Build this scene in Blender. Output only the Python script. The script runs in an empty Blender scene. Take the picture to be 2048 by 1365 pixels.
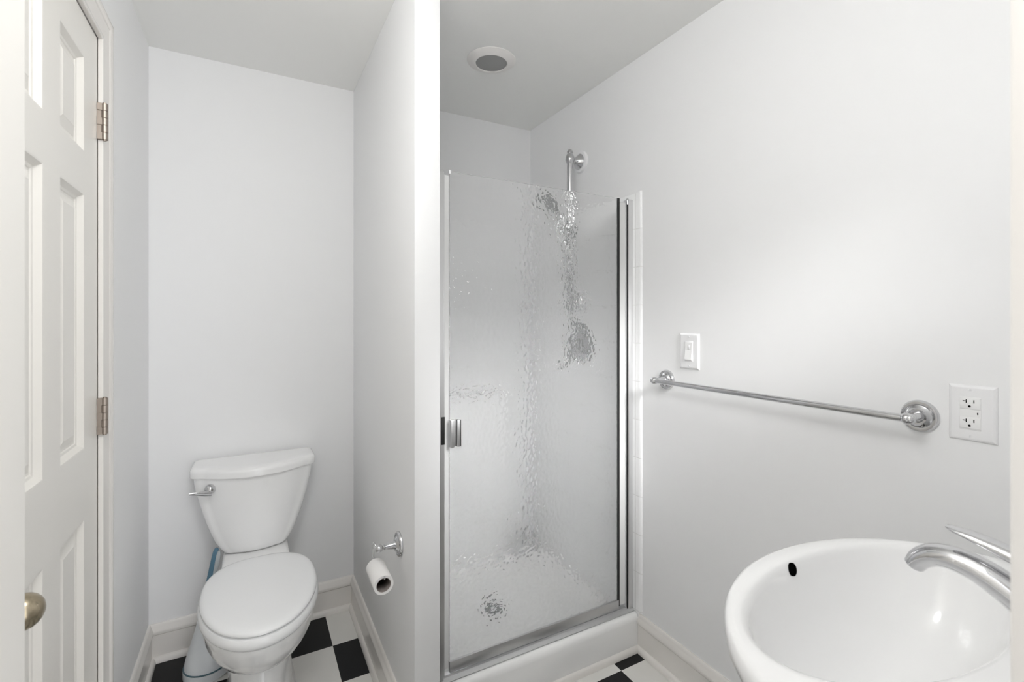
import bpy, bmesh, math
from math import sin, cos, pi, radians, sqrt
from mathutils import Vector, Matrix

S = bpy.context.scene
COL = S.collection

# ------------------------------------------------------------------ camera, light, exposure
S.cycles.sample_clamp_indirect = 0.0        # keep the light that comes through the glass
S.cycles.max_bounces = 24                   # a small white room lives on interreflection
S.cycles.diffuse_bounces = 16
S.cycles.glossy_bounces = 8
S.cycles.transmission_bounces = 16
HC = 1.25
cam_d = bpy.data.cameras.new('camera')
cam = bpy.data.objects.new('camera', cam_d)
COL.objects.link(cam)
cam_d.sensor_width = 36.0
cam_d.lens = 952.1 / 2048 * 36.0
cam_d.shift_y = -42.0 / 2048
cam_d.clip_start = 0.02
cam.location = (0, 0, HC)
cam.rotation_euler = (radians(90), 0, -0.5008)
cam_d.dof.use_dof = True
cam_d.dof.focus_distance = 1.75
cam_d.dof.aperture_fstop = 7.0
S.camera = cam

S.view_settings.view_transform = 'Standard'
S.view_settings.look = 'None'
S.view_settings.exposure = 0.16
S.view_settings.gamma = 1.0
S.view_settings.use_curve_mapping = False

W = bpy.data.worlds.new('hall_fill')
S.world = W
W.use_nodes = True
# hall light through the doorway; right-bright split made up to darken the near casing
HALL_RIGHT, HALL_LEFT = 3.1, 0.30
nt_ = W.node_tree
tc_ = nt_.nodes.new('ShaderNodeTexCoord')
sp_ = nt_.nodes.new('ShaderNodeSeparateXYZ')
mr_ = nt_.nodes.new('ShaderNodeMapRange')
mr_.interpolation_type = 'SMOOTHSTEP'
mr_.inputs['From Min'].default_value = -0.15
mr_.inputs['From Max'].default_value = 0.20
mr_.inputs['To Min'].default_value = HALL_LEFT
mr_.inputs['To Max'].default_value = HALL_RIGHT
nt_.links.new(tc_.outputs['Generated'], sp_.inputs[0])
nt_.links.new(sp_.outputs['X'], mr_.inputs['Value'])
nt_.nodes['Background'].inputs[0].default_value = (0.97, 0.98, 1.0, 1)
nt_.links.new(mr_.outputs['Result'], nt_.nodes['Background'].inputs[1])



def area(name, loc, aim, size, power, color=(1, 1, 1), shape='DISK', size_y=None, spread=180):
    d = bpy.data.lights.new(name, 'AREA')
    d.shape = shape
    d.size = size
    if size_y:
        d.size_y = size_y
    d.energy = power
    d.color = color
    d.spread = radians(spread)
    o = bpy.data.objects.new(name, d)
    COL.objects.link(o)
    o.location = loc
    o.rotation_euler = (Vector(aim) - Vector(loc)).to_track_quat('-Z', 'Y').to_euler()
    return o


def bulb(name, loc, radius, power, color=(1, 1, 1)):
    d = bpy.data.lights.new(name, 'POINT')
    d.shadow_soft_size = radius
    d.energy = power
    d.color = color
    o = bpy.data.objects.new(name, d)
    COL.objects.link(o)
    o.location = loc
    return o


# globe lamp hanging below the ceiling, above the picture's upper edge
bulb('ceiling_globe', (0.06, 0.46, 2.02), 0.16, 12.6, (1.0, 1.0, 0.995))
# added fill light above the basin, no real source; brightens the shower interior
area('shower_fill', (0.98, 0.12, 1.50), (0.96, 1.8, 0.55), 0.45, 4.1, (1, 1, 1), 'RECTANGLE', 0.5, 42)


# ------------------------------------------------------------------ materials
def mat(name, color, rough=0.5, metal=0.0, spec=0.5, coat=0.0, bump=None, var=0.0):
    m = bpy.data.materials.new(name)
    m.use_nodes = True
    nt = m.node_tree
    b = nt.nodes['Principled BSDF']
    b.inputs['Base Color'].default_value = (*color, 1)
    b.inputs['Roughness'].default_value = rough
    b.inputs['Metallic'].default_value = metal
    b.inputs['Specular IOR Level'].default_value = spec
    b.inputs['Coat Weight'].default_value = coat
    b.inputs['Coat Roughness'].default_value = 0.03
    tc = nt.nodes.new('ShaderNodeTexCoord')
    if bump:
        scale, strength, dist = bump
        n = nt.nodes.new('ShaderNodeTexNoise')
        n.inputs['Scale'].default_value = scale
        n.inputs['Detail'].default_value = 4
        nt.links.new(tc.outputs['Object'], n.inputs['Vector'])
        bp = nt.nodes.new('ShaderNodeBump')
        bp.inputs['Strength'].default_value = strength
        bp.inputs['Distance'].default_value = dist
        nt.links.new(n.outputs['Fac'], bp.inputs['Height'])
        nt.links.new(bp.outputs['Normal'], b.inputs['Normal'])
    if var > 0:
        n2 = nt.nodes.new('ShaderNodeTexNoise')
        n2.inputs['Scale'].default_value = 3.0
        n2.inputs['Detail'].default_value = 3
        nt.links.new(tc.outputs['Object'], n2.inputs['Vector'])
        mx = nt.nodes.new('ShaderNodeMix')
        mx.data_type = 'RGBA'
        mx.inputs[6].default_value = (*[c * (1 - var) for c in color], 1)
        mx.inputs[7].default_value = (*[min(1, c * (1 + var)) for c in color], 1)
        nt.links.new(n2.outputs['Fac'], mx.inputs[0])
        nt.links.new(mx.outputs[2], b.inputs['Base Color'])
    return m


M = {}
M['paint'] = mat('wall_paint', (0.835, 0.837, 0.842), 0.55, spec=0.35, bump=(260, 0.04, 0.001), var=0.008)
M['ceil'] = mat('ceiling_paint', (0.85, 0.85, 0.835), 0.8, spec=0.2, bump=(200, 0.04, 0.001), var=0.008)
M['trim'] = mat('trim_gloss', (0.79, 0.765, 0.735), 0.22, spec=0.5, bump=(60, 0.02, 0.001), var=0.01)
M['door'] = mat('door_paint', (0.775, 0.755, 0.715), 0.32, spec=0.45, bump=(90, 0.03, 0.001), var=0.01)
M['porc'] = mat('porcelain', (0.86, 0.86, 0.86), 0.07, spec=0.5, coat=0.4, var=0.004)
M['seat'] = mat('seat_plastic', (0.89, 0.895, 0.90), 0.18, spec=0.5, var=0.004)
M['acryl'] = mat('shower_acrylic', (0.87, 0.87, 0.865), 0.16, spec=0.5, var=0.006)
M['chrome'] = mat('chrome', (0.64, 0.64, 0.65), 0.06, 1.0, var=0.01)
M['satin'] = mat('satin_aluminium', (0.62, 0.62, 0.625), 0.38, 1.0, var=0.01)
M['brushed'] = mat('pale_brushed_aluminium', (0.78, 0.78, 0.785), 0.42, 1.0, var=0.01)
M['darkmetal'] = mat('shower_fitting_metal', (0.34, 0.345, 0.35), 0.12, 1.0, var=0.02)
M['hinge'] = mat('aged_nickel', (0.36, 0.31, 0.27), 0.38, 0.9, bump=(300, 0.15, 0.0006), var=0.12)
M['hingedark'] = mat('hinge_seam', (0.05, 0.035, 0.025), 0.6, 0.3, var=0.1)
M['knob'] = mat('antique_brass', (0.42, 0.36, 0.26), 0.26, 1.0, bump=(40, 0.03, 0.001), var=0.08)
M['plate'] = mat('white_plastic', (0.82, 0.82, 0.83), 0.28, spec=0.5, var=0.004)
M['face'] = mat('white_face_plastic', (0.84, 0.84, 0.84), 0.22, spec=0.5, var=0.004)
M['slot'] = mat('dark_slot', (0.004, 0.004, 0.004), 0.9, spec=0.0, var=0.05)
M['rubber'] = mat('black_gasket', (0.008, 0.008, 0.008), 0.45, var=0.05)
M['paper'] = mat('tissue_paper', (0.84, 0.83, 0.82), 0.95, spec=0.1, bump=(220, 0.25, 0.001), var=0.02)
M['card'] = mat('cardboard', (0.34, 0.30, 0.28), 0.9, spec=0.1, bump=(140, 0.2, 0.001), var=0.06)
M['blue'] = mat('blue_plastic', (0.09, 0.19, 0.27), 0.35, var=0.04)
M['bluegrey'] = mat('seam_plastic', (0.07, 0.13, 0.16), 0.4, var=0.04)
M['greyplastic'] = mat('grey_plastic', (0.45, 0.48, 0.50), 0.35, var=0.03)
M['canister'] = mat('canister_plastic', (0.72, 0.745, 0.765), 0.33, var=0.01)
M['lens'] = mat('frosted_lens', (0.34, 0.34, 0.335), 0.6, spec=0.3, bump=(400, 0.1, 0.0005), var=0.02)
M['lamptrim'] = mat('lamp_trim', (0.80, 0.78, 0.76), 0.4, var=0.006)
M['clear'] = mat('white_vinyl', (0.74, 0.74, 0.735), 0.3, var=0.01)


def floor_material():
    m = bpy.data.materials.new('checker_vinyl_tile')
    m.use_nodes = True
    nt = m.node_tree
    b = nt.nodes['Principled BSDF']
    tc = nt.nodes.new('ShaderNodeTexCoord')
    mp = nt.nodes.new('ShaderNodeMapping')
    px, py = 0.2205, 0.2100
    mp.inputs['Scale'].default_value = (1 / px, 1 / py, 1)
    mp.inputs['Location'].default_value = (-0.2735 / px + 20, -1.9306 / py + 20, 0.5)
    ck = nt.nodes.new('ShaderNodeTexChecker')
    ck.inputs['Scale'].default_value = 1.0
    ck.inputs['Color1'].default_value = (0.011, 0.011, 0.012, 1)
    ck.inputs['Color2'].default_value = (0.76, 0.75, 0.72, 1)
    nt.links.new(tc.outputs['Object'], mp.inputs['Vector'])
    nt.links.new(mp.outputs['Vector'], ck.inputs['Vector'])
    n = nt.nodes.new('ShaderNodeTexNoise')
    n.inputs['Scale'].default_value = 7
    n.inputs['Detail'].default_value = 5
    nt.links.new(tc.outputs['Object'], n.inputs['Vector'])
    mr = nt.nodes.new('ShaderNodeMapRange')
    mr.inputs['To Min'].default_value = 0.93
    mr.inputs['To Max'].default_value = 1.06
    nt.links.new(n.outputs['Fac'], mr.inputs['Value'])
    mul = nt.nodes.new('ShaderNodeMix')
    mul.data_type = 'RGBA'
    mul.blend_type = 'MULTIPLY'
    mul.inputs[0].default_value = 1.0
    nt.links.new(ck.outputs['Color'], mul.inputs[6])
    nt.links.new(mr.outputs['Result'], mul.inputs[7])
    nt.links.new(mul.outputs[2], b.inputs['Base Color'])
    b.inputs['Roughness'].default_value = 0.42
    b.inputs['Specular IOR Level'].default_value = 0.22
    n2 = nt.nodes.new('ShaderNodeTexNoise')
    n2.inputs['Scale'].default_value = 90
    nt.links.new(tc.outputs['Object'], n2.inputs['Vector'])
    bp = nt.nodes.new('ShaderNodeBump')
    bp.inputs['Strength'].default_value = 0.05
    bp.inputs['Distance'].default_value = 0.001
    nt.links.new(n2.outputs['Fac'], bp.inputs['Height'])
    nt.links.new(bp.outputs['Normal'], b.inputs['Normal'])
    return m


M['floor'] = floor_material()


def tile_material():
    """glossy square white wall tile; grout lines from object coordinates on all three axes"""
    m = bpy.data.materials.new('white_ceramic_tile')
    m.use_nodes = True
    nt = m.node_tree
    b = nt.nodes['Principled BSDF']
    b.inputs['Roughness'].default_value = 0.12
    tc = nt.nodes.new('ShaderNodeTexCoord')
    sp = nt.nodes.new('ShaderNodeSeparateXYZ')
    nt.links.new(tc.outputs['Object'], sp.inputs[0])
    prev = None
    for ax, off in (('X', 0.062), ('Y', 0.085), ('Z', 0.0)):
        a = nt.nodes.new('ShaderNodeMath'); a.operation = 'ADD'; a.inputs[1].default_value = off
        nt.links.new(sp.outputs[ax], a.inputs[0])
        pp = nt.nodes.new('ShaderNodeMath'); pp.operation = 'PINGPONG'; pp.inputs[1].default_value = 0.1452 / 2
        nt.links.new(a.outputs[0], pp.inputs[0])
        mr = nt.nodes.new('ShaderNodeMapRange')
        mr.inputs['From Min'].default_value = 0.0006
        mr.inputs['From Max'].default_value = 0.0020
        nt.links.new(pp.outputs[0], mr.inputs['Value'])
        if prev is None:
            prev = mr.outputs['Result']
        else:
            mn = nt.nodes.new('ShaderNodeMath'); mn.operation = 'MINIMUM'
            nt.links.new(prev, mn.inputs[0]); nt.links.new(mr.outputs['Result'], mn.inputs[1])
            prev = mn.outputs[0]
    mx = nt.nodes.new('ShaderNodeMix'); mx.data_type = 'RGBA'
    mx.inputs[6].default_value = (0.74, 0.74, 0.735, 1)
    mx.inputs[7].default_value = (0.88, 0.885, 0.89, 1)
    nt.links.new(prev, mx.inputs[0])
    nt.links.new(mx.outputs[2], b.inputs['Base Color'])
    bp = nt.nodes.new('ShaderNodeBump'); bp.inputs['Strength'].default_value = 0.5; bp.inputs['Distance'].default_value = 0.001
    nt.links.new(prev, bp.inputs['Height'])
    nt.links.new(bp.outputs['Normal'], b.inputs['Normal'])
    return m


M['tile'] = tile_material()


def glass_material():
    m = bpy.data.materials.new('hammered_glass')
    m.use_nodes = True
    nt = m.node_tree
    b = nt.nodes['Principled BSDF']
    b.inputs['Base Color'].default_value = (1.0, 1.0, 1.0, 1)
    b.inputs['Roughness'].default_value = 0.0
    b.inputs['IOR'].default_value = 1.45
    b.inputs['Transmission Weight'].default_value = 1.0
    tc = nt.nodes.new('ShaderNodeTexCoord')
    mp = nt.nodes.new('ShaderNodeMapping')
    mp.inputs['Scale'].default_value = (1.0, 1.0, 0.9)
    nt.links.new(tc.outputs['Object'], mp.inputs['Vector'])
    n = nt.nodes.new('ShaderNodeTexNoise')
    n.inputs['Scale'].default_value = 30
    n.inputs['Detail'].default_value = 1.0
    nt.links.new(mp.outputs['Vector'], n.inputs['Vector'])
    av = nt.nodes.new('ShaderNodeVectorMath'); av.operation = 'MULTIPLY_ADD'
    av.inputs[1].default_value = (0.012, 0.012, 0.012)
    nt.links.new(n.outputs['Color'], av.inputs[0])
    nt.links.new(mp.outputs['Vector'], av.inputs[2])
    v = nt.nodes.new('ShaderNodeTexVoronoi')
    v.feature = 'SMOOTH_F1'
    v.inputs['Scale'].default_value = 78
    v.inputs['Smoothness'].default_value = 0.35
    nt.links.new(av.outputs[0], v.inputs['Vector'])
    bp = nt.nodes.new('ShaderNodeBump')
    bp.inputs['Strength'].default_value = 1.0
    bp.inputs['Distance'].default_value = 0.0012
    nt.links.new(v.outputs['Distance'], bp.inputs['Height'])
    nt.links.new(bp.outputs['Normal'], b.inputs['Normal'])
    # diffuse and translucent share mixed in to brighten the pane and shower behind
    df = nt.nodes.new('ShaderNodeBsdfDiffuse')
    df.inputs['Color'].default_value = (0.86, 0.865, 0.87, 1)
    tr = nt.nodes.new('ShaderNodeBsdfTranslucent')
    tr.inputs['Color'].default_value = (0.93, 0.93, 0.93, 1)
    hz = nt.nodes.new('ShaderNodeMixShader')
    hz.inputs[0].default_value = 0.5
    nt.links.new(df.outputs[0], hz.inputs[1])
    nt.links.new(tr.outputs[0], hz.inputs[2])
    mx = nt.nodes.new('ShaderNodeMixShader')
    mx.inputs[0].default_value = 0.09
    nt.links.new(b.outputs[0], mx.inputs[1])
    nt.links.new(hz.outputs[0], mx.inputs[2])
    nt.links.new(mx.outputs[0], nt.nodes['Material Output'].inputs['Surface'])
    return m


M['glass'] = glass_material()


# ------------------------------------------------------------------ mesh helpers
def new():
    return bmesh.new()


def add_box(bm, x0, x1, y0, y1, z0, z1, bevel=0.0, seg=2):
    vs = [bm.verts.new(p) for p in ((x0, y0, z0), (x1, y0, z0), (x1, y1, z0), (x0, y1, z0),
                                    (x0, y0, z1), (x1, y0, z1), (x1, y1, z1), (x0, y1, z1))]
    fs = [bm.faces.new([vs[i] for i in f]) for f in
          ((3, 2, 1, 0), (4, 5, 6, 7), (0, 1, 5, 4), (1, 2, 6, 5), (2, 3, 7, 6), (3, 0, 4, 7))]
    if bevel > 0:
        es = set(e for f in fs for e in f.edges)
        bmesh.ops.bevel(bm, geom=list(es), offset=bevel, segments=seg, profile=0.5, affect='EDGES')


def add_loft(bm, rings, cap0=True, cap1=True):
    """rings: lists of points with the same count; quads in between"""
    vr = [[bm.verts.new(p) for p in r] for r in rings]
    n = len(vr[0])
    for a, b in zip(vr[:-1], vr[1:]):
        for i in range(n):
            j = (i + 1) % n
            bm.faces.new((a[i], a[j], b[j], b[i]))
    if cap0:
        bm.faces.new(list(reversed(vr[0])))
    if cap1:
        bm.faces.new(vr[-1])
    return vr


def frame_of(d):
    d = Vector(d).normalized()
    a = Vector((0, 0, 1)) if abs(d.z) < 0.9 else Vector((0, 1, 0))
    u = d.cross(a).normalized()
    v = u.cross(d).normalized()
    return d, u, v


def add_lathe(bm, origin, axis, prof, n=40):
    """prof: (radius, height along axis); radius 0 closes the end"""
    o = Vector(origin)
    d, u, v = frame_of(axis)
    rings = []
    for r, h in prof:
        if r < 1e-6:
            rings.append([bm.verts.new(o + d * h)])
        else:
            rings.append([bm.verts.new(o + d * h + (u * cos(2 * pi * i / n) + v * sin(2 * pi * i / n)) * r) for i in range(n)])
    for a, b in zip(rings[:-1], rings[1:]):
        for i in range(n):
            j = (i + 1) % n
            if len(a) == 1 and len(b) == 1:
                continue
            if len(a) == 1:
                bm.faces.new((a[0], b[j], b[i]))
            elif len(b) == 1:
                bm.faces.new((a[i], a[j], b[0]))
            else:
                bm.faces.new((a[i], a[j], b[j], b[i]))
    if len(rings[0]) > 1:
        bm.faces.new(list(reversed(rings[0])))
    if len(rings[-1]) > 1:
        bm.faces.new(rings[-1])


def smooth_path(pts, k=6):
    """Catmull-Rom through tuples of any length"""
    out = []
    P = [pts[0]] + list(pts) + [pts[-1]]
    for i in range(1, len(P) - 2):
        for s in range(k):
            t = s / k
            q = []
            for a, b, c, d in zip(P[i - 1], P[i], P[i + 1], P[i + 2]):
                q.append(0.5 * (2 * b + (c - a) * t + (2 * a - 5 * b + 4 * c - d) * t * t + (3 * b - a - 3 * c + d) * t ** 3))
            out.append(tuple(q))
    out.append(tuple(pts[-1]))
    return out


def add_tube(bm, pts, n=16, side=None):
    """pts: (x,y,z,ru,rv): ru across (side direction), rv along the other normal"""
    rings = []
    P = [Vector(p[:3]) for p in pts]
    for i, p in enumerate(pts):
        t = (P[min(i + 1, len(P) - 1)] - P[max(i - 1, 0)]).normalized()
        if side is not None:
            u = Vector(side)
            u = (u - t * u.dot(t)).normalized()
            v = u.cross(t).normalized()
        else:
            if i == 0:
                _, u, v = frame_of(t)
            else:
                u = (u - t * u.dot(t)).normalized()
                v = u.cross(t).normalized()
        ru = p[3]
        rv = p[4] if len(p) > 4 else ru
        rings.append([P[i] + u * ru * cos(2 * pi * k / n) + v * rv * sin(2 * pi * k / n) for k in range(n)])
    add_loft(bm, rings)


def add_ball(bm, c, r, n=20, sx=1, sy=1, sz=1):
    m = Matrix.Translation(Vector(c)) @ Matrix.Diagonal((sx, sy, sz, 1))
    bmesh.ops.create_uvsphere(bm, u_segments=n, v_segments=max(8, n // 2), radius=r, matrix=m)


def add_run(bm, A, B, nrm, prof, ms=0, me=0):
    """moulding: profile (depth, height) extruded from A to B; ms/me mitre the ends inward (1) or outward (-1)"""
    A, B, nrm = Vector(A), Vector(B), Vector(nrm)
    t = (B - A).normalized()
    z = Vector((0, 0, 1))
    r0 = [A + nrm * d + z * h + t * d * ms for d, h in prof]
    r1 = [B + nrm * d + z * h - t * d * me for d, h in prof]
    add_loft(bm, [r0, r1])


def obj(name, bm, m, parent=None, smooth=True, angle=35, label=None):
    bmesh.ops.remove_doubles(bm, verts=bm.verts, dist=1e-6)
    bmesh.ops.recalc_face_normals(bm, faces=bm.faces)
    me = bpy.data.meshes.new(name)
    if smooth:
        for f in bm.faces:
            f.smooth = True
        lim = radians(angle)
        for e in bm.edges:
            if len(e.link_faces) == 2 and e.calc_face_angle(0) > lim:
                e.smooth = False
    bm.to_mesh(me)
    bm.free()
    me.materials.append(m)
    o = bpy.data.objects.new(name, me)
    COL.objects.link(o)
    if parent is not None:
        o.parent = parent
        o.matrix_parent_inverse = world_of(parent).inverted()
    if label:
        o['label'] = label
    return o


def world_of(o):
    if o.parent is None:
        return Matrix.Translation(o.location)
    return world_of(o.parent) @ o.matrix_parent_inverse @ Matrix.Translation(o.location)


def thing(name, label, cat, loc, group=None):
    o = bpy.data.objects.new(name, None)
    o.empty_display_size = 0.05
    COL.objects.link(o)
    o.location = loc
    o['label'] = label
    o['category'] = cat
    if group:
        o['group'] = group
    return o


def struct(name, bm, m, label=None, cat=None, smooth=True):
    o = obj(name, bm, m, smooth=smooth)
    o['kind'] = 'structure'
    if label:
        o['label'] = label
        o['category'] = cat
    return o


def boxed(*a, **k):
    bm = new()
    add_box(bm, *a, **k)
    return bm


# ------------------------------------------------------------------ setting
XL, XA, XP, XR = -0.329, 0.392, 0.4656, 1.2935      # left wall, partition faces, right wall
YB, YP, YI, YO = 2.160, 1.2727, 0.092, -0.030       # back wall, partition end, front wall faces
ZC = 2.25

struct('floor', boxed(XL - 0.12, XR + 0.12, -1.6, YB + 0.12, -0.06, 0.0), M['floor'], 'black and white checkerboard tile floor', 'floor')
struct('ceiling', boxed(XL - 0.12, XR + 0.12, YO, YB + 0.12, ZC, ZC + 0.06), M['ceil'], 'flat white painted ceiling', 'ceiling')
struct('wall_back', boxed(XL - 0.12, XR + 0.12, YB, YB + 0.1, 0, ZC), M['paint'], 'white painted wall behind the toilet and shower', 'wall')
struct('wall_right', boxed(XR, XR + 0.1, YO, YB, 0, ZC), M['paint'], 'white painted wall that carries the towel bar', 'wall')
struct('wall_partition', boxed(XA, XP, YP, YB, 0, ZC, bevel=0.002), M['paint'], 'white partition wall between toilet and shower', 'wall')

DY0, DY1, DZ = 0.895, 1.503, 1.9365          # closet door leaf
bm = new()
add_box(bm, XL - 0.1, XL, YO, DY0 - 0.048, 0, ZC)
add_box(bm, XL - 0.1, XL, DY1 + 0.048, YB, 0, ZC)
add_box(bm, XL - 0.1, XL, DY0 - 0.048, DY1 + 0.048, DZ + 0.012, ZC)
struct('wall_left', bm, M['paint'], 'white painted wall with the panelled door', 'wall', smooth=False)

JX0, JX1 = -0.258, 0.386                    # entry doorway in the front wall
bm = new()
add_box(bm, XL, JX0, YO, YI, 0, ZC)
add_box(bm, JX1 + 0.006, XR, YO, YI, 0, ZC)
add_box(bm, JX0, JX1 + 0.006, YO, YI, 1.965, ZC)
struct('wall_front', bm, M['paint'], 'white wall around the doorway the picture is taken from', 'wall', smooth=False)

# casing of the entry doorway (its edge is the strip on the right of the picture)
CAS = [(0, 0), (0, 0.0082), (0.0015, 0.0098), (0.007, 0.0104), (0.0105, 0.0088), (0.016, 0.0085), (0.048, 0.0118),
       (0.051, 0.0150), (0.057, 0.0168), (0.064, 0.0172), (0.068, 0.0155), (0.069, 0.012), (0.069, 0)]


def casing(bm, prof, near, far, ztop, to_point):
    """U-shaped casing: near/far inner edges along the wall, to_point(s, t, z) gives the place of a point"""
    rings = []
    for w, t in prof:
        rings.append([to_point(far + w, t, 0), to_point(far + w, t, ztop + w), to_point(near - w, t, ztop + w), to_point(near - w, t, 0)])
    vr = [[bm.verts.new(p) for p in r] for r in rings]
    n = len(vr)
    for k in range(n):
        a, b = vr[k], vr[(k + 1) % n]
        for i in range(3):
            bm.faces.new((a[i], a[i + 1], b[i + 1], b[i]))
    bm.faces.new([r[0] for r in vr])
    bm.faces.new([r[3] for r in reversed(vr)])


bm = new()
add_box(bm, JX1, JX1 + 0.006, YO, YI, 0, 1.965)
prof = [(0, 0), (0, 0.0135), (0.0015, 0.015), (0.06, 0.017), (0.066, 0.019), (0.078, 0.019), (0.080, 0)]
r0 = [(0.398 + w, YI + t, 0) for w, t in prof]
r1 = [(0.398 + w, YI + t, 2.03) for w, t in prof]
add_loft(bm, [r0, r1])
struct('trim_2', bm, M['trim'], 'white casing of the near doorway at the right edge', 'door casing')

# casing and jamb of the panelled door
FAR, NEAR, ZT = DY1 + 0.004, DY0 - 0.004, DZ + 0.0035
bm = new()
casing(bm, CAS, NEAR, FAR, ZT, lambda s, t, z: (XL + t, s, z))
add_box(bm, XL - 0.09, XL - 0.0025, DY1 + 0.0008, DY1 + 0.049, 0, ZT + 0.002)
add_box(bm, XL - 0.09, XL - 0.012, DY0 - 0.049, DY0 - 0.0015, 0, ZT + 0.002)
add_box(bm, XL - 0.09, XL - 0.012, DY0 - 0.0015, DY1 + 0.0015, DZ + 0.002, DZ + 0.013)
struct('trim_1', bm, M['trim'], 'white moulded casing around the panelled door', 'door casing')


def panel_door(name, xf, xb, y0, y1, z0, z1, stile_a, mull, stile_b, rows, label, out=1):
    """six-panel leaf in a plane of constant x; the panelled face is at xf, panels are children"""
    d = bpy.data.objects.new(name, None)
    COL.objects.link(d)
    d.location = ((xf + xb) / 2, (y0 + y1) / 2, z0)
    d['kind'] = 'structure'
    d['label'] = label
    d['category'] = 'door'
    pw = (y1 - y0 - stile_a - mull - stile_b) / 2
    cols = [(y0 + stile_a, y0 + stile_a + pw), (y1 - stile_b - pw, y1 - stile_b)]
    bm = new()
    lo, hi = min(xf, xb), max(xf, xb)
    add_box(bm, lo, hi, y0, cols[0][0], z0, z1)
    add_box(bm, lo, hi, cols[0][1], cols[1][0], z0, z1)
    add_box(bm, lo, hi, cols[1][1], y1, z0, z1)
    edges = [z0] + [v for r in rows for v in r] + [z1]
    for a, b in zip(edges[0::2], edges[1::2]):
        for c in cols:
            add_box(bm, lo, hi, c[0], c[1], a, b)
    obj('frame', bm, M['door'], d, smooth=False)
    sg = 1 if xf > xb else -1
    for c in cols:
        for a, b in rows:
            bm = new()
            rings = []
            for ins, dep in ((0, 0.0), (0.003, 0.0005), (0.006, 0.004), (0.0115, 0.0105), (0.0165, 0.0115), (0.0185, 0.0135), (0.023, 0.0135), (0.040, 0.0075), (0.042, 0.0065)):
                X = xf - sg * dep
                rings.append([(X, c[0] + ins, a + ins), (X, c[1] - ins, a + ins), (X, c[1] - ins, b - ins), (X, c[0] + ins, b - ins)])
            rings.insert(0, [(xb + sg * 0.004, c[0], a), (xb + sg * 0.004, c[1], a), (xb + sg * 0.004, c[1], b), (xb + sg * 0.004, c[0], b)])
            add_loft(bm, rings)
            obj('panel', bm, M['door'], d, smooth=False)
    return d


XF = XL - 0.001
d1 = panel_door('door_1', XF, XF - 0.034, DY0, DY1, 0.008, DZ, 0.110, 0.086, 0.100,
                [(0.22, 0.8026), (0.9594, 1.535), (1.628, 1.8442)], 'white six-panel door in the left wall')
for z in (0.294, 1.0147, 1.7358):
    bm = new()
    h = 0.0445
    HX, HY, HR = XL + 0.0135, DY1 + 0.001, 0.0066
    add_box(bm, XL - 0.0008, HX - 0.005, DY1 - 0.0015, DY1 + 0.0038, z - h, z + h)
    # knuckles: five lengths of barrel with narrow seams
    for k in range(5):
        a = z - h + k * (2 * h / 5) + 0.0004
        b = z - h + (k + 1) * (2 * h / 5) - 0.0004
        add_lathe(bm, (HX, HY, a), (0, 0, 1), [(HR - 0.0003, 0), (HR, 0.0003), (HR, b - a - 0.0003), (HR - 0.0003, b - a)], 20)
        if k in (0, 2, 4):
            add_box(bm, XL, HX - 0.001, DY1 - 0.004, DY1 + 0.0005, a, b)
    add_lathe(bm, (HX, HY, z - h - 0.002), (0, 0, 1), [(0.004, 0), (0.004, 2 * h + 0.004)], 12)
    hg = obj('hinge', bm, M['hinge'], d1, label='aged nickel butt hinge')
bm = new()
KY, KZ = 0.939, 0.829
add_lathe(bm, (XF - 0.001, KY, KZ), (1, 0, 0), [(0.031, 0), (0.031, 0.003), (0.027, 0.0065), (0.014, 0.008), (0.0105, 0.012), (0.0105, 0.022)], 32)
prof = []
for i in range(13):
    a = -pi / 2 + pi * i / 12
    prof.append((max(0.0, 0.0255 * cos(a)) if 0 < i < 12 else 0.0, 0.043 + 0.0235 * sin(a)))
add_lathe(bm, (XF - 0.001, KY, KZ), (1, 0, 0), prof, 32)
obj('door_knob', bm, M['knob'], d1, label='antique brass round knob')

# open entry door leaf on the left, seen edge-on
d2 = panel_door('door_2', -0.2185, -0.2535, 0.107, 0.716, 0.008, 1.952, 0.105, 0.095, 0.105,
                [(0.22, 0.80), (0.96, 1.53), (1.63, 1.845)], 'white door leaf standing open at the left edge')

# baseboards with shoe mouldings
BASE = [(0, 0), (0.012, 0), (0.012, 0.097), (0.0098, 0.0985), (0.0098, 0.1000), (0.0155, 0.1015), (0.0165, 0.108),
        (0.0155, 0.114), (0.0115, 0.121), (0.009, 0.128), (0.0075, 0.134), (0.0045, 0.137), (0, 0.137)]
SHOE = [(0.0115, 0.0003)] + [(0.012 + 0.013 * cos(a), 0.0003 + 0.021 * sin(a)) for a in [i * pi / 2 / 7 for i in range(8)]]


def baseboard(name, A, B, n, ms, me, label):
    bm = new()
    add_run(bm, A, B, n, BASE, ms, me)
    o = struct(name, bm, M['trim'], label, 'baseboard')
    bm = new()
    add_run(bm, A, B, n, SHOE, ms, me)
    obj('shoe_molding', bm, M['trim'], o)
    return o


baseboard('baseboard_left', (XL, FAR + 0.069, 0), (XL, YB, 0), (1, 0, 0), 0, 1, 'off-white baseboard left of the toilet')
baseboard('baseboard_back', (XL, YB, 0), (XA, YB, 0), (0, -1, 0), 1, 1, 'off-white baseboard behind the toilet')
baseboard('baseboard_partition', (XA, YB, 0), (XA, YP, 0), (-1, 0, 0), 1, -1, 'off-white baseboard below the paper holder')
baseboard('baseboard_right', (XR, 1.3505, 0), (XR, YI, 0), (-1, 0, 0), 0, 0, 'off-white baseboard between shower and basin')
baseboard('baseboard_front', (XA, YP, 0), (XP, YP, 0), (0, -1, 0), -1, -1, 'off-white baseboard on the partition end')

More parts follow.
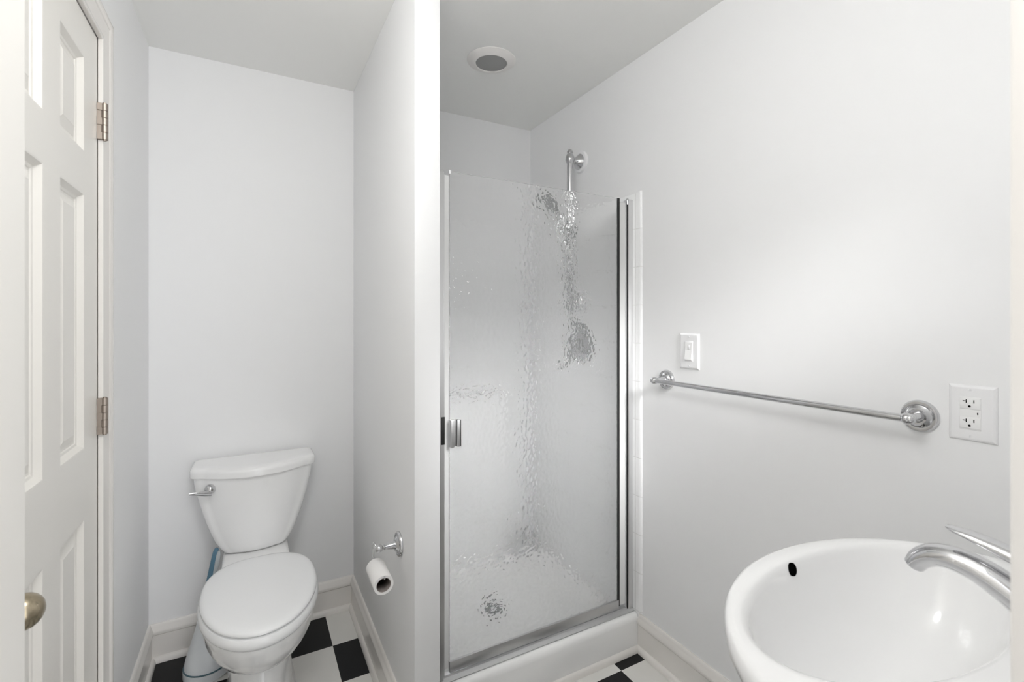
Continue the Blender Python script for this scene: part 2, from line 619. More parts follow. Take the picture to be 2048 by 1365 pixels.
# tiled shower walls
T = 0.008
ZT_TILE = 1.7345
struct('wall_shower_right', boxed(XR - T, XR, 1.3505, YB - T, 0.0, ZT_TILE, bevel=0.0025), M['tile'], 'square white tile on the right wall of the shower', 'wall')
struct('wall_shower_back', boxed(XP, XR, YB - T, YB, 0.0, ZT_TILE, bevel=0.0025), M['tile'], 'square white tile on the back wall of the shower', 'wall')
struct('wall_shower_left', boxed(XP, XP + T, 1.3505, YB - T, 0.0, ZT_TILE, bevel=0.0025), M['tile'], 'square white tile on the partition side of the shower', 'wall')
bm = new()
pts = [(XR, 1.3505), (XR, 1.338), (XR - 0.003, 1.339), (XR - 0.0065, 1.343), (XR - T, 1.3505)]
add_loft(bm, [[(x, y, 0.14) for x, y in pts], [(x, y, ZT_TILE + 0.004) for x, y in pts]])
struct('trim_3', bm, M['tile'], 'white bullnose tile edge beside the shower door', 'tile trim')
struct('wall_ledge', boxed(XP + T, 1.088, 2.065, YB - T, 0.03, 0.895, bevel=0.004), M['tile'],
       'low tiled ledge along the back of the shower', 'wall')

# ------------------------------------------------------------------ shower base
sb = thing('shower_tray', 'white acrylic shower tray with a raised curb below the glass door', 'shower tray', (0.88, 1.41, 0))
bm = new()
prof = [(1.352, 0.0), (1.352, 0.112), (1.354, 0.122), (1.359, 0.1305), (1.367, 0.1355), (1.377, 0.137), (1.45, 0.134), (1.462, 0.128), (1.468, 0.115), (1.478, 0.062), (1.50, 0.056), (1.50, 0.0)]
add_loft(bm, [[(XP + T + 0.0002, y, z) for y, z in prof], [(XR - T - 0.0002, y, z) for y, z in prof]])
# floor of the base, dished towards the drain
nx, ny = 14, 12
x0, x1, y0, y1 = XP + T + 0.0005, XR - T - 0.0005, 1.50, 2.0640
grid = []
for j in range(ny + 1):
    row = []
    for i in range(nx + 1):
        x = x0 + (x1 - x0) * i / nx
        y = y0 + (y1 - y0) * j / ny
        r = sqrt((x - 0.89) ** 2 + (y - 1.79) ** 2)
        e = min(x - x0, x1 - x, y1 - y)
        z = 0.040 + 0.035 * min(1, r / 0.45) + (0.028 * (1 - e / 0.05) ** 2 if e < 0.05 else 0)
        row.append(bm.verts.new((x, y, z if j > 0 else 0.056)))
    grid.append(row)
for j in range(ny):
    for i in range(nx):
        bm.faces.new((grid[j][i], grid[j][i + 1], grid[j + 1][i + 1], grid[j + 1][i]))
obj('pan', bm, M['acryl'], sb)
bm = new()
add_run(bm, (XP, 1.352, 0), (XR, 1.352, 0), (0, -1, 0), [(d - 0.0115, h) for d, h in SHOE], 0, 0)
obj('shoe_molding', bm, M['trim'], sb, label='off-white quarter-round moulding')
bm = new()
add_lathe(bm, (0.89, 1.79, 0.040), (0, 0, 1), [(0.044, 0), (0.044, 0.004), (0.040, 0.006), (0.030, 0.0055), (0, 0.005)], 36)
dr = obj('drain', bm, M['darkmetal'], sb, label='round metal strainer')
bm = new()
for k in range(12):
    a = 2 * pi * k / 12
    add_lathe(bm, (0.89 + 0.025 * cos(a), 1.79 + 0.025 * sin(a), 0.0445), (0, 0, 1), [(0.0035, 0), (0.0035, 0.0014)], 8)
for k in range(6):
    a = 2 * pi * k / 6
    add_lathe(bm, (0.89 + 0.012 * cos(a), 1.79 + 0.012 * sin(a), 0.0445), (0, 0, 1), [(0.0035, 0), (0.0035, 0.0012)], 8)
obj('holes', bm, M['slot'], dr)

# ------------------------------------------------------------------ shower door
GY = 1.390
sd = thing('shower_door', 'framed shower door of hammered glass with chrome jambs', 'shower door', (0.88, GY, 0.137))
bm = new()
add_box(bm, 0.5385, 1.2145, GY - 0.003, GY + 0.003, 0.170, 1.711)
obj('glass_panel', bm, M['glass'], sd, smooth=False)
bm = new()   # left wall jamb: channel with a raised front bead
add_box(bm, XP + 0.0005, 0.5165, GY - 0.012, GY + 0.016, 0.1375, 1.709, bevel=0.0015)
add_box(bm, 0.5165, 0.5215, GY - 0.005, GY + 0.012, 0.1375, 1.703, bevel=0.001)
jl = obj('wall_jamb', bm, M['satin'], sd)
bm = new()
add_box(bm, 0.508, 0.5195, GY - 0.0135, GY - 0.011, 0.868, 0.953, bevel=0.0008)
obj('magnet_catch', bm, M['rubber'], jl, label='dark magnetic catch')
bm = new()   # pale strip between jamb and glass
add_box(bm, 0.5218, 0.5375, GY + 0.001, GY + 0.004, 0.168, 1.699)
obj('seal_strip', bm, M['clear'], sd, smooth=False, label='pale vinyl seal beside the left jamb')
bm = new()
add_box(bm, 1.2625, XR - T - 0.0005, GY - 0.010, GY + 0.018, 0.1375, 1.712, bevel=0.002)
add_box(bm, 1.255, 1.2595, GY - 0.004, GY + 0.010, 0.1375, 1.708, bevel=0.001)
obj('wall_jamb', bm, M['brushed'], sd)
bm = new()
add_box(bm, 1.2590, 1.2630, GY - 0.0075, GY + 0.012, 0.1375, 1.694)
obj('seam_gasket', bm, M['rubber'], sd, smooth=False, label='thin black line in the right jamb')
bm = new()
add_box(bm, 1.2145, 1.2235, GY - 0.0045, GY + 0.004, 0.166, 1.711)
obj('edge_gasket', bm, M['rubber'], sd, smooth=False, label='black strip on the hinge edge of the glass')
bm = new()   # clear strip between glass and jamb
add_box(bm, 1.2240, 1.2548, GY + 0.002, GY + 0.005, 0.165, 1.700)
obj('seal_strip', bm, M['clear'], sd, smooth=False, label='pale vinyl seal beside the right jamb')
bm = new()
add_lathe(bm, (1.2590, GY - 0.008, 1.690), (0, 0, 1), [(0.0, 0), (0.0035, 0.0005), (0.0035, 0.012), (0.0048, 0.0125), (0.0048, 0.020), (0.003, 0.024), (0, 0.025)], 16)
obj('pivot_pin', bm, M['chrome'], sd)
bm = new()   # threshold rail on the curb and sweep below the glass
prof = [(GY - 0.012, 0.1372), (GY - 0.019, 0.1385), (GY - 0.019, 0.1410), (GY - 0.016, 0.1425), (GY - 0.006, 0.147), (GY - 0.004, 0.152), (GY + 0.012, 0.152), (GY + 0.03, 0.141), (GY + 0.03, 0.1372)]
add_loft(bm, [[(XP + 0.001, y, z) for y, z in prof], [(XR - T - 0.001, y, z) for y, z in prof]])
obj('threshold_rail', bm, M['satin'], sd, label='brushed metal rail on the curb')
bm = new()
add_box(bm, 0.5385, 1.219, GY - 0.0055, GY + 0.006, 0.156, 0.190, bevel=0.0012)
obj('bottom_sweep', bm, M['satin'], sd, label='grey sweep along the bottom edge of the glass')
bm = new()
add_box(bm, 0.5365, 0.5435, GY - 0.0045, GY + 0.0045, 1.704, 1.7155, bevel=0.001)
obj('corner_clip', bm, M['face'], sd, label='small white clip on the top corner of the glass')
bm = new()   # folded metal handle with two vertical flanges
add_box(bm, 0.5355, 0.5480, GY - 0.022, GY - 0.0036, 0.857, 0.942, bevel=0.002)
add_box(bm, 0.5470, 0.5575, GY - 0.010, GY - 0.0036, 0.858, 0.941, bevel=0.001)
add_box(bm, 0.5590, 0.5735, GY - 0.016, GY - 0.0036, 0.857, 0.941, bevel=0.0015)
hd = obj('door_handle', bm, M['satin'], sd, label='folded satin metal pull')
bm = new()
add_box(bm, 0.5572, 0.5592, GY - 0.011, GY - 0.004, 0.8585, 0.9405)
add_box(bm, 0.5695, 0.5712, GY - 0.0166, GY - 0.0155, 0.8585, 0.9395)
obj('groove', bm, M['rubber'], hd, smooth=False)

# ------------------------------------------------------------------ shower fittings
BX, BY = 1.2307, 1.7165
sr = thing('shower_slide_bar', 'vertical chrome slide bar on the right shower wall', 'shower bar', (XR, BY, 1.955))
bm = new()
add_lathe(bm, (BX, BY, 1.305), (0, 0, 1), [(0.0138, 0), (0.0138, 0.64)], 24)
obj('bar', bm, M['chrome'], sr)
for k, z in enumerate((1.9548, 1.333)):
    bm = new()
    pr = [(0.0, -0.020), (0.010, -0.0185), (0.0135, -0.017), (0.0165, -0.010), (0.0205, 0.0), (0.0185, 0.014), (0.014, 0.026), (0.0115, 0.028), (0.0115, 0.031), (0.0135, 0.0325), (0.013, 0.038), (0.009, 0.044), (0, 0.0465)]
    if k == 1:
        pr = [(r, -h) for r, h in reversed(pr)]
    add_lathe(bm, (BX, BY, z), (0, 0, 1), pr, 28)
    obj('finial', bm, M['chrome'], sr)
    bm = new()
    x_w = XR if k == 0 else XR - T
    add_lathe(bm, (x_w - 0.0125, BY, z), (-1, 0, 0), [(0.0345, 0), (0.0345, 0.003), (0.030, 0.007), (0.021, 0.016), (0.014, 0.026), (0.0115, 0.034), (0.0125, 0.042)], 36)
    obj('mount', bm, M['chrome'], sr)
    bm = new()
    add_lathe(bm, (x_w - 0.0002, BY, z), (-1, 0, 0), [(0.0475, 0), (0.0475, 0.008), (0.045, 0.0118), (0.040, 0.0128), (0.0, 0.0128)], 40)
    obj('backplate', bm, M['plate'], sr, label='round white backplate')
bm = new()
add_lathe(bm, (BX, BY, 1.615), (0, 0, 1), [(0.0155, 0), (0.0175, 0.003), (0.0175, 0.042), (0.0155, 0.045)], 24)
add_lathe(bm, (BX, BY, 1.637), (-0.8, 0.25, 0.3), [(0.012, 0.0), (0.009, 0.018), (0.007, 0.0215)], 20)
obj('slider', bm, M['darkmetal'], sr)

hs = thing('hand_shower', 'chrome hand shower with hose held on the slide bar behind the glass', 'hand shower', (1.19, 1.733, 1.652))
bm = new()
pth = smooth_path([(1.2060, 1.712, 1.590, .0095), (1.193, 1.727, 1.645, .0115), (1.178, 1.740, 1.705, .012), (1.160, 1.747, 1.748, .013), (1.140, 1.750, 1.772, .015)], 5)
add_tube(bm, [(*p[:3], p[3]) for p in pth], 18)
obj('handle', bm, M['darkmetal'], hs)
bm = new()
add_lathe(bm, (1.152, 1.752, 1.785), (-0.62, -0.02, -0.60), [(0.012, -0.004), (0.024, 0.002), (0.040, 0.018), (0.044, 0.026), (0.042, 0.032), (0.0, 0.033)], 32)
obj('spray_head', bm, M['darkmetal'], hs)
bm = new()
pth = smooth_path([(1.206, 1.712, 1.588, .0075), (1.200, 1.702, 1.55, .0075), (1.197, 1.692, 1.45, .0075), (1.199, 1.685, 1.34, .0075), (1.216, 1.688, 1.265, .0075), (1.230, 1.696, 1.232, .0075), (1.2425, 1.703, 1.224, .0075)], 8)
add_tube(bm, [(*p[:3], p[3]) for p in pth], 12)
obj('hose', bm, M['darkmetal'], hs)

sv = thing('shower_valve', 'round chrome valve with a lever on the right shower wall', 'shower valve', (XR - T, 1.708, 1.14))
bm = new()
add_lathe(bm, (XR - T, 1.708, 1.14), (-1, 0, 0), [(0.078, 0), (0.078, 0.004), (0.073, 0.009), (0.055, 0.014), (0.034, 0.018), (0.030, 0.022), (0.0, 0.022)], 48)
obj('escutcheon', bm, M['darkmetal'], sv)
bm = new()
add_lathe(bm, (XR - T - 0.020, 1.708, 1.14), (-1, 0, 0), [(0.026, 0), (0.026, 0.030), (0.022, 0.040), (0.0, 0.043)], 32)
pth = smooth_path([(1.235, 1.706, 1.13, .014, .010), (1.212, 1.695, 1.10, .012, .009), (1.180, 1.683, 1.072, .011, .008), (1.150, 1.670, 1.048, .013, .007)], 5)
add_tube(bm, pth, 16)
obj('lever', bm, M['darkmetal'], sv)
bm = new()
add_lathe(bm, (XR - T - 0.012, 1.705, 1.222), (-1, 0, 0), [(0.020, -0.011), (0.020, 0.0), (0.012, 0.004), (0.012, 0.022), (0.0, 0.024)], 24)
obj('hose_outlet', bm, M['darkmetal'], sv)

# ------------------------------------------------------------------ recessed ceiling light over the shower
rl = thing('recessed_light', 'unlit round recessed ceiling light above the shower', 'ceiling light', (0.810, 1.6456, ZC))
bm = new()
add_lathe(bm, (0.810, 1.6456, ZC - 0.0002), (0, 0, -1), [(0.0935, 0), (0.0935, 0.0018), (0.0915, 0.0032), (0.075, 0.0095), (0.0655, 0.0135), (0.0625, 0.0140), (0.0605, 0.0128), (0.0600, 0.006)], 64)
obj('trim_ring', bm, M['lamptrim'], rl)
bm = new()
add_lathe(bm, (0.810, 1.6456, ZC - 0.002), (0, 0, -1), [(0.0598, 0), (0.0598, 0.0085), (0.045, 0.0100), (0.0, 0.0108)], 64)
obj('lens', bm, M['lens'], rl, label='grey frosted lens')

# ------------------------------------------------------------------ toilet
TX = 0.014


def tank_ring(z, hw, yb, ys, ym, r=0.028, rb=0.012, cx=TX):
    pts = []
    n = 26
    for i in range(n + 1):
        t = -1 + 2 * i / n
        x = (hw - r) * t
        y = ym + (ys - ym) * abs(t) ** 2.1
        pts.append((cx + x, y, z))
    for k in range(1, 7):
        a = -pi / 2 + (pi / 2) * k / 6
        pts.append((cx + hw - r + r * cos(a), ys + r + r * sin(a), z))
    for k in range(0, 5):
        a = (pi / 2) * k / 4
        pts.append((cx + hw - rb + rb * cos(a), yb - rb + rb * sin(a), z))
    for k in range(0, 5):
        a = pi / 2 + (pi / 2) * k / 4
        pts.append((cx - hw + rb + rb * cos(a), yb - rb + rb * sin(a), z))
    for k in range(0, 6):
        a = pi + (pi / 2) * k / 6
        pts.append((cx - hw + r + r * cos(a), ys + r + r * sin(a), z))
    return pts


def egg(z, s=1.0, w=0.166, yf=1.470, ym=1.745, yb=1.950, cx=0.0265, n=56, grow=0.0, pb=2.7):
    """egg outline: round front, flatter back; s scales about (cx, ym), grow offsets outward"""
    pts = []
    for i in range(n):
        a = 2 * pi * i / n
        ca, sa = cos(a), sin(a)
        W_ = w * s + grow
        if sa < 0:
            L = (ym - yf) * s + grow
            x, y = W_ * ca, L * sa
        else:
            L = (yb - ym) * s + grow
            x = W_ * (abs(ca) ** (2 / pb)) * (1 if ca >= 0 else -1)
            y = L * (abs(sa) ** (2 / pb))
        pts.append((cx + x, ym + y, z))
    return pts


tl = thing('toilet', 'white two-piece toilet with closed lid in the alcove', 'toilet', (0.02, 1.85, 0))
bm = new()
YBK = 2.146
rows = [(0.400, 0.088, 2.010, 1.996), (0.4035, 0.098, 2.003, 1.988), (0.410, 0.106, 1.999, 1.982), (0.428, 0.118, 1.997, 1.976), (0.450, 0.130, 1.996, 1.971),
        (0.49, 0.146, 1.996, 1.964), (0.525, 0.158, 1.996, 1.959), (0.56, 0.168, 1.996, 1.955), (0.60, 0.179, 1.997, 1.951), (0.65, 0.190, 1.998, 1.947), (0.700, 0.1975, 1.998, 1.944)]
add_loft(bm, [tank_ring(z, hw, YBK, ys, ym) for z, hw, ys, ym in rows])
obj('tank', bm, M['porc'], tl)
bm = new()
rows = [(0.690, -0.004), (0.6915, 0.0), (0.708, 0.0005), (0.7145, -0.001), (0.719, -0.005), (0.7215, -0.011), (0.7225, -0.020), (0.7228, -0.040)]
add_loft(bm, [tank_ring(z, 0.2065 + g, 2.150 + g * 0.5, 1.990 - g, 1.930 - g, r=0.042) for z, g in rows])
obj('tank_lid', bm, M['porc'], tl)
bm = new()
add_lathe(bm, (-0.128, 1.984, 0.655), (0, -1, 0), [(0.0165, 0), (0.0175, 0.008), (0.0165, 0.016), (0.012, 0.0235), (0.005, 0.0265), (0, 0.027)], 32)
pth = smooth_path([(-0.122, 1.966, 0.644, .010, .007), (-0.142, 1.958, 0.648, .009, .006), (-0.163, 1.950, 0.654, .007, .004), (-0.186, 1.945, 0.657, .0035, .0018)], 5)
add_tube(bm, pth, 16, side=(0, -0.3, 1))
obj('flush_lever', bm, M['chrome'], tl, label='chrome flush lever')
bm = new()   # bowl, foot and rear deck in one shell
bowl = [egg(0.345, 0.94), egg(0.3475, 0.97), egg(0.345, 0.985), egg(0.338, 0.985), egg(0.326, 0.968),
        egg(0.30, 0.945), egg(0.275, 0.89), egg(0.250, 0.80), egg(0.232, 0.68), egg(0.222, 0.58)]
foot = lambda z, w, yf, yb: egg(z, 1.0, w, yf, 1.76, yb, pb=3.2)
bowl += [foot(0.210, 0.096, 1.572, 1.93), foot(0.17, 0.092, 1.567, 1.95), foot(0.10, 0.092, 1.552, 1.975), foot(0.05, 0.098, 1.53, 1.995),
         foot(0.018, 0.106, 1.512, 2.010), foot(0.0005, 0.108, 1.508, 2.012)]
add_loft(bm, bowl)
add_box(bm, TX - 0.106, TX + 0.110, 1.885, 2.118, 0.235, 0.398, bevel=0.012, seg=3)
obj('bowl', bm, M['porc'], tl, angle=50)
bm = new()
add_loft(bm, [egg(0.3480, 0.97), egg(0.3482, 0.985), egg(0.3505, 1.0, grow=0.0005), egg(0.356, 1.0, grow=0.0045), egg(0.364, 1.0, grow=0.0055), egg(0.373, 1.0, grow=0.0045), egg(0.3795, 1.0, grow=0.001), egg(0.3825, 1.0, grow=-0.006), egg(0.3828, 0.93)])
obj('seat', bm, M['seat'], tl)
bm = new()
add_loft(bm, [egg(0.3848, 0.965), egg(0.3852, 0.99), egg(0.388, 1.0, grow=0.0005), egg(0.393, 1.0, grow=-0.0005), egg(0.398, 1.0, grow=-0.006), egg(0.4005, 1.0, grow=-0.013), egg(0.4022, 1.0, grow=-0.024), egg(0.4032, 1.0, grow=-0.05), egg(0.4036, 1.0, grow=-0.09)])
ld = obj('seat_lid', bm, M['seat'], tl, angle=60)
# toilet brush and its canister beside the toilet
tb = thing('toilet_brush_holder', 'pale tapered toilet brush canister on the floor left of the toilet', 'toilet brush holder', (-0.137, 2.005, 0))
bm = new()
add_lathe(bm, (-0.137, 2.005, 0.034), (0, 0, 1), [(0.070, 0), (0.0695, 0.01), (0.064, 0.035), (0.055, 0.065), (0.045, 0.098), (0.035, 0.135), (0.0275, 0.170), (0.0225, 0.205), (0.0205, 0.225), (0.017, 0.226), (0.016, 0.19), (0.0, 0.18)], 40)
obj('canister', bm, M['canister'], tb)
bm = new()
add_lathe(bm, (-0.137, 2.005, 0.0005), (0, 0, 1), [(0.070, 0), (0.0735, 0.003), (0.0735, 0.029), (0.070, 0.031), (0.0, 0.031)], 40)
bs = obj('base', bm, M['canister'], tb)
bm = new()
add_lathe(bm, (-0.137, 2.005, 0.0312), (0, 0, 1), [(0.0715, 0), (0.0735, 0.0005), (0.0735, 0.003), (0.0715, 0.0035)], 40)
obj('seam_band', bm, M['bluegrey'], tb, label='dark blue-grey seam line')
br = thing('toilet_brush', 'blue handled toilet brush standing in the canister behind the toilet', 'toilet brush', (-0.137, 2.005, 0.25))
bm = new()
pth = smooth_path([(-0.137, 2.005, 0.23, .010, .010), (-0.134, 2.008, 0.30, .010, .010), (-0.124, 2.014, 0.345, .012, .010), (-0.116, 2.019, 0.385, .012, .010), (-0.112, 2.021, 0.412, .010, .008), (-0.110, 2.022, 0.426, .005, .004)], 5)
add_tube(bm, pth, 20, side=(1, 0, 0))
obj('handle', bm, M['blue'], br)
bm = new()
pth = smooth_path([(-0.118, 2.0055, 0.335, .005, .004), (-0.109, 2.009, 0.372, .0075, .006), (-0.104, 2.012, 0.402, .007, .005), (-0.102, 2.014, 0.418, .003, .003)], 5)
add_tube(bm, pth, 16, side=(1, 0, 0))
obj('grip', bm, M['greyplastic'], br, label='grey grip inlay')

# ------------------------------------------------------------------ toilet paper
PY, PZ = 1.418, 0.5765
ROS = [(0.0365, 0), (0.0365, 0.004), (0.0335, 0.0085), (0.028, 0.0095), (0.0255, 0.0085), (0.022, 0.0105), (0.0175, 0.0155)]
tp = thing('toilet_paper_holder', 'chrome paper holder on the partition beside the toilet', 'toilet paper holder', (XA, PY, PZ))
bm = new()
add_lathe(bm, (XA - 0.0002, PY, PZ), (-1, 0, 0), ROS + [(0.0, 0.0155)], 40)
obj('rosette', bm, M['chrome'], tp)
bm = new()
add_lathe(bm, (XA - 0.0150, PY, PZ), (-1, 0, 0), [(0.0125, 0), (0.0105, 0.006), (0.0075, 0.022), (0.0058, 0.029), (0.0075, 0.031), (0.0075, 0.034), (0.0060, 0.036), (0.0085, 0.0385), (0.0108, 0.043), (0.0115, 0.048), (0.0102, 0.054), (0.006, 0.0585), (0.0, 0.0595)], 28)
obj('post', bm, M['chrome'], tp)
bm = new()
wx = XA - 0.0665
pth = smooth_path([(wx + 0.003, PY, PZ), (wx - 0.006, PY + 0.008, PZ + 0.010), (wx - 0.007, PY + 0.018, PZ + 0.012), (wx - 0.007, PY + 0.026, PZ + 0.001),
                   (wx - 0.006, PY + 0.029, PZ - 0.020), (wx - 0.005, PY + 0.029, PZ - 0.037), (wx - 0.004, PY + 0.024, PZ - 0.0465), (wx - 0.003, PY + 0.010, PZ - 0.0485), (wx, PY - 0.03, PZ - 0.0500),
                   (wx, PY - 0.072, PZ - 0.0520), (wx, PY - 0.081, PZ - 0.0500), (wx, PY - 0.084, PZ - 0.0430)], 5)
add_tube(bm, [(*p, 0.0025) for p in pth], 12)
obj('wire_arm', bm, M['chrome'], tp)
rp = thing('toilet_paper_roll', 'nearly empty white paper roll hanging on the wire holder', 'toilet paper', (wx, PY - 0.02, 0.503))
A = Vector((wx, PY + 0.027, 0.5105)); B = Vector((wx, PY - 0.074, 0.5055))
ax = (B - A).normalized(); L = (B - A).length
bm = new()
add_lathe(bm, A, ax, [(0.0205, 0.0004), (0.0272, 0), (0.0278, 0.001), (0.0276, L / 2), (0.0278, L - 0.001), (0.0272, L), (0.0205, L - 0.0004), (0.0205, L / 2), (0.0205, 0.0004)], 40)
obj('paper', bm, M['paper'], rp)
bm = new()
add_lathe(bm, A, ax, [(0.0192, 0.001), (0.0204, 0.0008), (0.0204, L - 0.0008), (0.0192, L - 0.001), (0.0192, 0.001)], 32)
obj('core', bm, M['card'], rp, label='grey brown cardboard core')

# ------------------------------------------------------------------ towel bar
TZ = 1.0385
tw = thing('towel_bar', 'long chrome towel bar on the right wall', 'towel bar', (XR, 0.852, TZ))
for y in (1.2177, 0.4885):
    bm = new()
    add_lathe(bm, (XR - 0.0002, y, TZ), (-1, 0, 0), [(r * 0.96, h) for r, h in ROS] + [(0.0, 0.0155)], 48)
    obj('rosette', bm, M['chrome'], tw)
    bm = new()
    add_lathe(bm, (XR - 0.0150, y, TZ), (-1, 0, 0), [(0.0135, 0), (0.011, 0.006), (0.0080, 0.018), (0.0068, 0.024), (0.0085, 0.026), (0.0085, 0.029), (0.007, 0.031), (0.0095, 0.036), (0.0120, 0.042), (0.0128, 0.047), (0.0105, 0.053), (0.005, 0.058), (0, 0.059)], 28)
    obj('post', bm, M['chrome'], tw)
    bm = new()
    sgn = 1 if y > 1 else -1
    add_lathe(bm, (XR - 0.0605, y - sgn * 0.001, TZ), (0, sgn, 0), [(0.0088, 0), (0.0105, 0.003), (0.0115, 0.007), (0.0100, 0.012), (0.006, 0.0155), (0, 0.017)], 24)
    obj('finial', bm, M['chrome'], tw)
bm = new()
add_lathe(bm, (XR - 0.0605, 0.4885, TZ), (0, 1, 0), [(0.0083, 0), (0.0083, 1.2177 - 0.4885)], 24)
obj('bar', bm, M['chrome'], tw)


# ------------------------------------------------------------------ switch and outlet
def plate(bm, y0, y1, z0, z1, t=0.0055, e=0.007):
    """wall plate with sloped rim on the right wall"""
    X = XR - 0.0003
    rings = []
    for ins, dep in ((0, 0), (0, 0.0012), (e * 0.35, t * 0.75), (e * 0.8, t * 0.97), (e * 1.2, t)):
        rings.append([(X - dep, y0 + ins, z0 + ins), (X - dep, y1 - ins, z0 + ins), (X - dep, y1 - ins, z1 - ins), (X - dep, y0 + ins, z1 - ins)])
    add_loft(bm, rings)


def screw(parent, y, z, x):
    bm = new()
    add_lathe(bm, (x, y, z), (-1, 0, 0), [(0.0030, 0), (0.0030, 0.0006), (0.0018, 0.0010), (0, 0.0011)], 16)
    s = obj('screw', bm, M['plate'], parent)
    bm = new()
    add_box(bm, x - 0.00125, x - 0.0009, y - 0.00035, y + 0.00035, z - 0.0022, z + 0.0022)
    obj('screw_slot', bm, M['greyplastic'], s, smooth=False)


sw = thing('light_switch', 'white rocker light switch above the left end of the towel bar', 'light switch', (XR, 1.1165, 1.1448))
bm = new()
plate(bm, 1.0765, 1.1565, 1.0855, 1.2040)
obj('switch_plate', bm, M['plate'], sw, smooth=False)
cy, cz = 1.1165, 1.1448
bm = new()
add_box(bm, XR - 0.0068, XR - 0.004, cy - 0.0165, cy + 0.0165, cz - 0.0335, cz + 0.0335, bevel=0.0006)
fr = obj('rocker_frame', bm, M['plate'], sw)
bm = new()   # tilted rocker paddle: bottom edge stands proud
X0 = XR - 0.0066
pr = [(X0, cz + 0.030), (X0 - 0.0006, cz + 0.029), (X0 - 0.0012, cz + 0.004), (X0 - 0.0050, cz - 0.0265), (X0 - 0.0046, cz - 0.0285), (X0, cz - 0.0300)]
add_loft(bm, [[(x, cy - 0.0138, z) for x, z in pr], [(x, cy + 0.0138, z) for x, z in pr]])
obj('rocker', bm, M['face'], sw, smooth=False)
bm = new()
add_box(bm, X0 - 0.0014, X0 - 0.0006, cy - 0.0055, cy + 0.0035, cz + 0.006, cz + 0.0215, bevel=0.0002)
obj('indicator', bm, M['greyplastic'] if False else M['plate'], sw)
screw(sw, cy, 1.1935, XR - 0.0056)
screw(sw, cy, 1.0960, XR - 0.0056)

ol = thing('power_outlet', 'white double power outlet beside the right end of the towel bar', 'power outlet', (XR, 0.401, 1.0595))
bm = new()
oy0, oy1, oz0, oz1 = 0.3635, 0.4385, 1.0020, 1.1165
plate(bm, oy0, oy1, oz0, oz1)
obj('outlet_plate', bm, M['plate'], ol, smooth=False)
oy, oz = 0.4035, 1.0590
XF2 = XR - 0.0055
bm = new()
add_box(bm, XF2 - 0.0012, XF2 + 0.002, oy - 0.0168, oy + 0.0168, oz - 0.0335, oz + 0.0335, bevel=0.0008)
obj('receptacle_body', bm, M['face'], ol)
for sgn in (1, -1):
    c = oz + sgn * 0.0205 + (0.0015 if sgn < 0 else 0)
    bm = new()
    add_box(bm, XF2 - 0.0026, XF2 - 0.0010, oy - 0.0160, oy + 0.0160, c - 0.0118, c + 0.0118, bevel=0.0010)
    fc = obj('receptacle_face', bm, M['face'], ol)
    xs0, xs1 = XF2 - 0.0029, XF2 - 0.0024
    bm = new()
    add_box(bm, xs0, xs1, oy + 0.0048, oy + 0.0063, c + 0.0005, c + 0.0080)
    add_box(bm, xs0, xs1, oy + 0.0063, oy + 0.0110, c + 0.0038, c + 0.0053)
    obj('slot', bm, M['slot'], fc, smooth=False)
    bm = new()
    add_box(bm, xs0, xs1, oy - 0.0072, oy - 0.0056, c + 0.0010, c + 0.0074)
    obj('slot', bm, M['slot'], fc, smooth=False)
    bm = new()
    add_lathe(bm, (xs1, oy + 0.0005, c - 0.0058), (-1, 0, 0), [(0.0023, 0), (0.0023, 0.0005)], 16)
    obj('ground_hole', bm, M['slot'], fc)
bm = new()
add_box(bm, XF2 - 0.0018, XF2 - 0.0008, oy - 0.0125, oy - 0.0108, oz - 0.0012, oz + 0.0032)
obj('indicator', bm, M['slot'], ol, smooth=False, label='tiny dark indicator window')
screw(ol, oy, 1.1075, XR - 0.0056)
screw(ol, oy, 1.0120, XR - 0.0056)

# ------------------------------------------------------------------ basin and faucet
SX, SZ = 0.800, 0.850
sk = thing('basin', 'white oval pedestal basin against the near wall', 'basin', (SX, 0.28, 0))
YW = YI + 0.0015


def oval(z, s=1.0, g=0.0, n=96, a=0.310, b=0.230, cy=0.280, clampy=True):
    pts = []
    for i in range(n):
        t = 2 * pi * i / n
        x = SX + (a * s + g) * cos(t)
        y = cy + (b * s + g) * sin(t)
        if clampy:
            y = max(y, YW)
        pts.append((x, y, z))
    return pts


def inner(z, s=1.0, n=96, cy=0.3475):
    pts = []
    for i in range(n):
        t = 2 * pi * i / n
        pts.append((SX + 0.252 * s * cos(t), cy + 0.1245 * s * sin(t), z))
    return pts


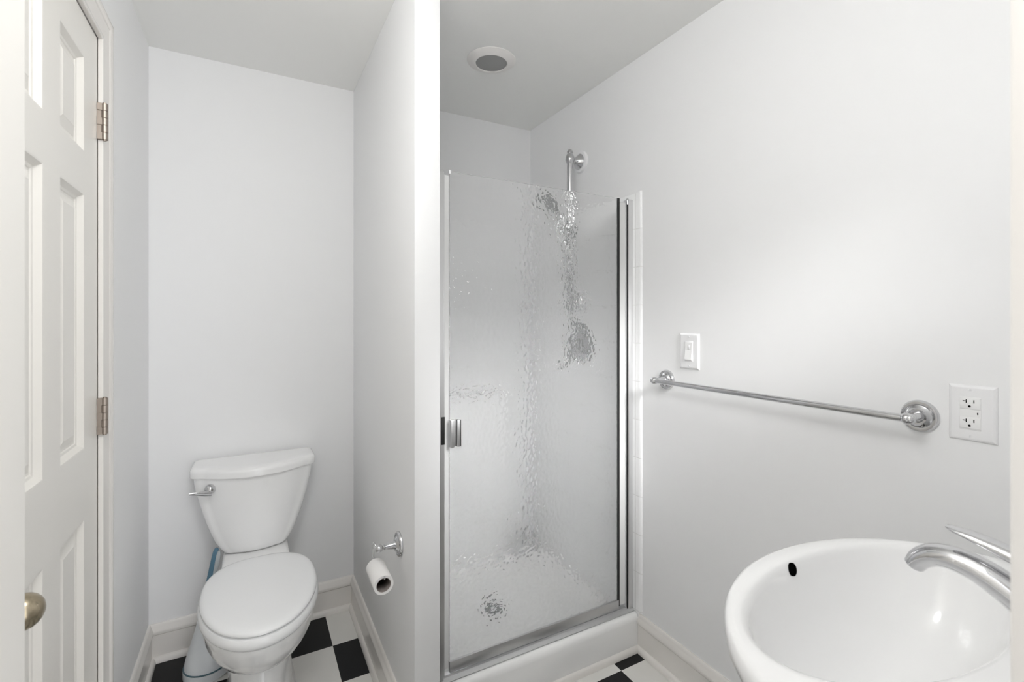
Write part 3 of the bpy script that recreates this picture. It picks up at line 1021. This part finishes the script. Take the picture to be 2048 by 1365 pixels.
bm = new()
rings = [oval(0.58, 0.30), oval(0.62, 0.43), oval(0.675, 0.63), oval(0.74, 0.80), oval(0.775, 0.905), oval(0.80, 0.965), oval(0.815, 0.990), oval(0.830, 1.0), oval(0.842, 0.997), oval(0.848, 0.985), oval(0.850, 0.965)]
rings += [inner(0.8497, 1.075), inner(0.8488, 1.04), inner(0.8462, 1.012), inner(0.841, 0.99), inner(0.833, 0.972), inner(0.82, 0.955), inner(0.80, 0.92), inner(0.765, 0.85), inner(0.735, 0.74), inner(0.710, 0.58), inner(0.696, 0.40), inner(0.689, 0.22), inner(0.687, 0.10)]
add_loft(bm, rings)
obj('bowl', bm, M['porc'], sk, angle=60)
bm = new()
add_loft(bm, [oval(0.60, 1, 0, 48, 0.080, 0.075, 0.235, False), oval(0.50, 1, 0, 48, 0.072, 0.068, 0.225, False), oval(0.25, 1, 0, 48, 0.075, 0.070, 0.215, False), oval(0.06, 1, 0, 48, 0.095, 0.085, 0.205, False), oval(0.0005, 1, 0, 48, 0.105, 0.092, 0.205, False)])
obj('pedestal', bm, M['porc'], sk)
bm = new()
add_lathe(bm, (SX, 0.3475, 0.6855), (0, 0, 1), [(0.022, 0), (0.022, 0.003), (0.018, 0.0045), (0.012, 0.003), (0, 0.003)], 28)
obj('drain', bm, M['chrome'], sk, label='chrome drain')
bm = new()   # overflow opening in the front wall of the bowl
oc = Vector((0.786, 0.4690, 0.8365))
add_lathe(bm, oc, Vector((0.0, -1.0, 0.30)), [(0.0102, -0.006), (0.0102, 0.0012), (0.0, 0.0012)], 28)
obj('overflow_hole', bm, M['slot'], sk, label='small dark overflow hole')

fa = thing('faucet', 'chrome single lever faucet on the basin', 'faucet', (SX, 0.165, SZ))
bm = new()
add_lathe(bm, (SX, 0.163, 0.8497), (0, 0, 1), [(0.028, 0), (0.028, 0.004), (0.024, 0.007), (0.0225, 0.03), (0.0220, 0.075), (0.0225, 0.085), (0.0, 0.088)], 36)
obj('body', bm, M['chrome'], fa)
bm = new()
pth = smooth_path([(SX, 0.163, 0.885, .021, .022), (SX, 0.188, 0.906, .0205, .0205), (SX, 0.211, 0.922, .020, .0188), (SX, 0.238, 0.935, .0192, .0168), (SX, 0.263, 0.940, .0186, .0155), (SX, 0.285, 0.937, .018, .0145), (SX, 0.300, 0.927, .017, .0135), (SX, 0.308, 0.915, .0155, .0118)], 6)
add_tube(bm, pth, 24, side=(1, 0, 0))
obj('spout', bm, M['chrome'], fa)
bm = new()
add_lathe(bm, (SX, 0.163, 0.9380), (0, 0, 1), [(0.0225, 0), (0.0230, 0.010), (0.021, 0.024), (0.014, 0.033), (0, 0.036)], 32)
pth = smooth_path([(SX, 0.163, 0.955, .018, .013), (SX, 0.192, 0.962, .0165, .0105), (SX, 0.220, 0.970, .0150, .0085), (SX, 0.246, 0.976, .0135, .0060), (SX, 0.266, 0.979, .0110, .0035), (SX, 0.274, 0.980, .0055, .0015)], 6)
add_tube(bm, pth, 20, side=(1, 0, 0))
obj('lever', bm, M['chrome'], fa)
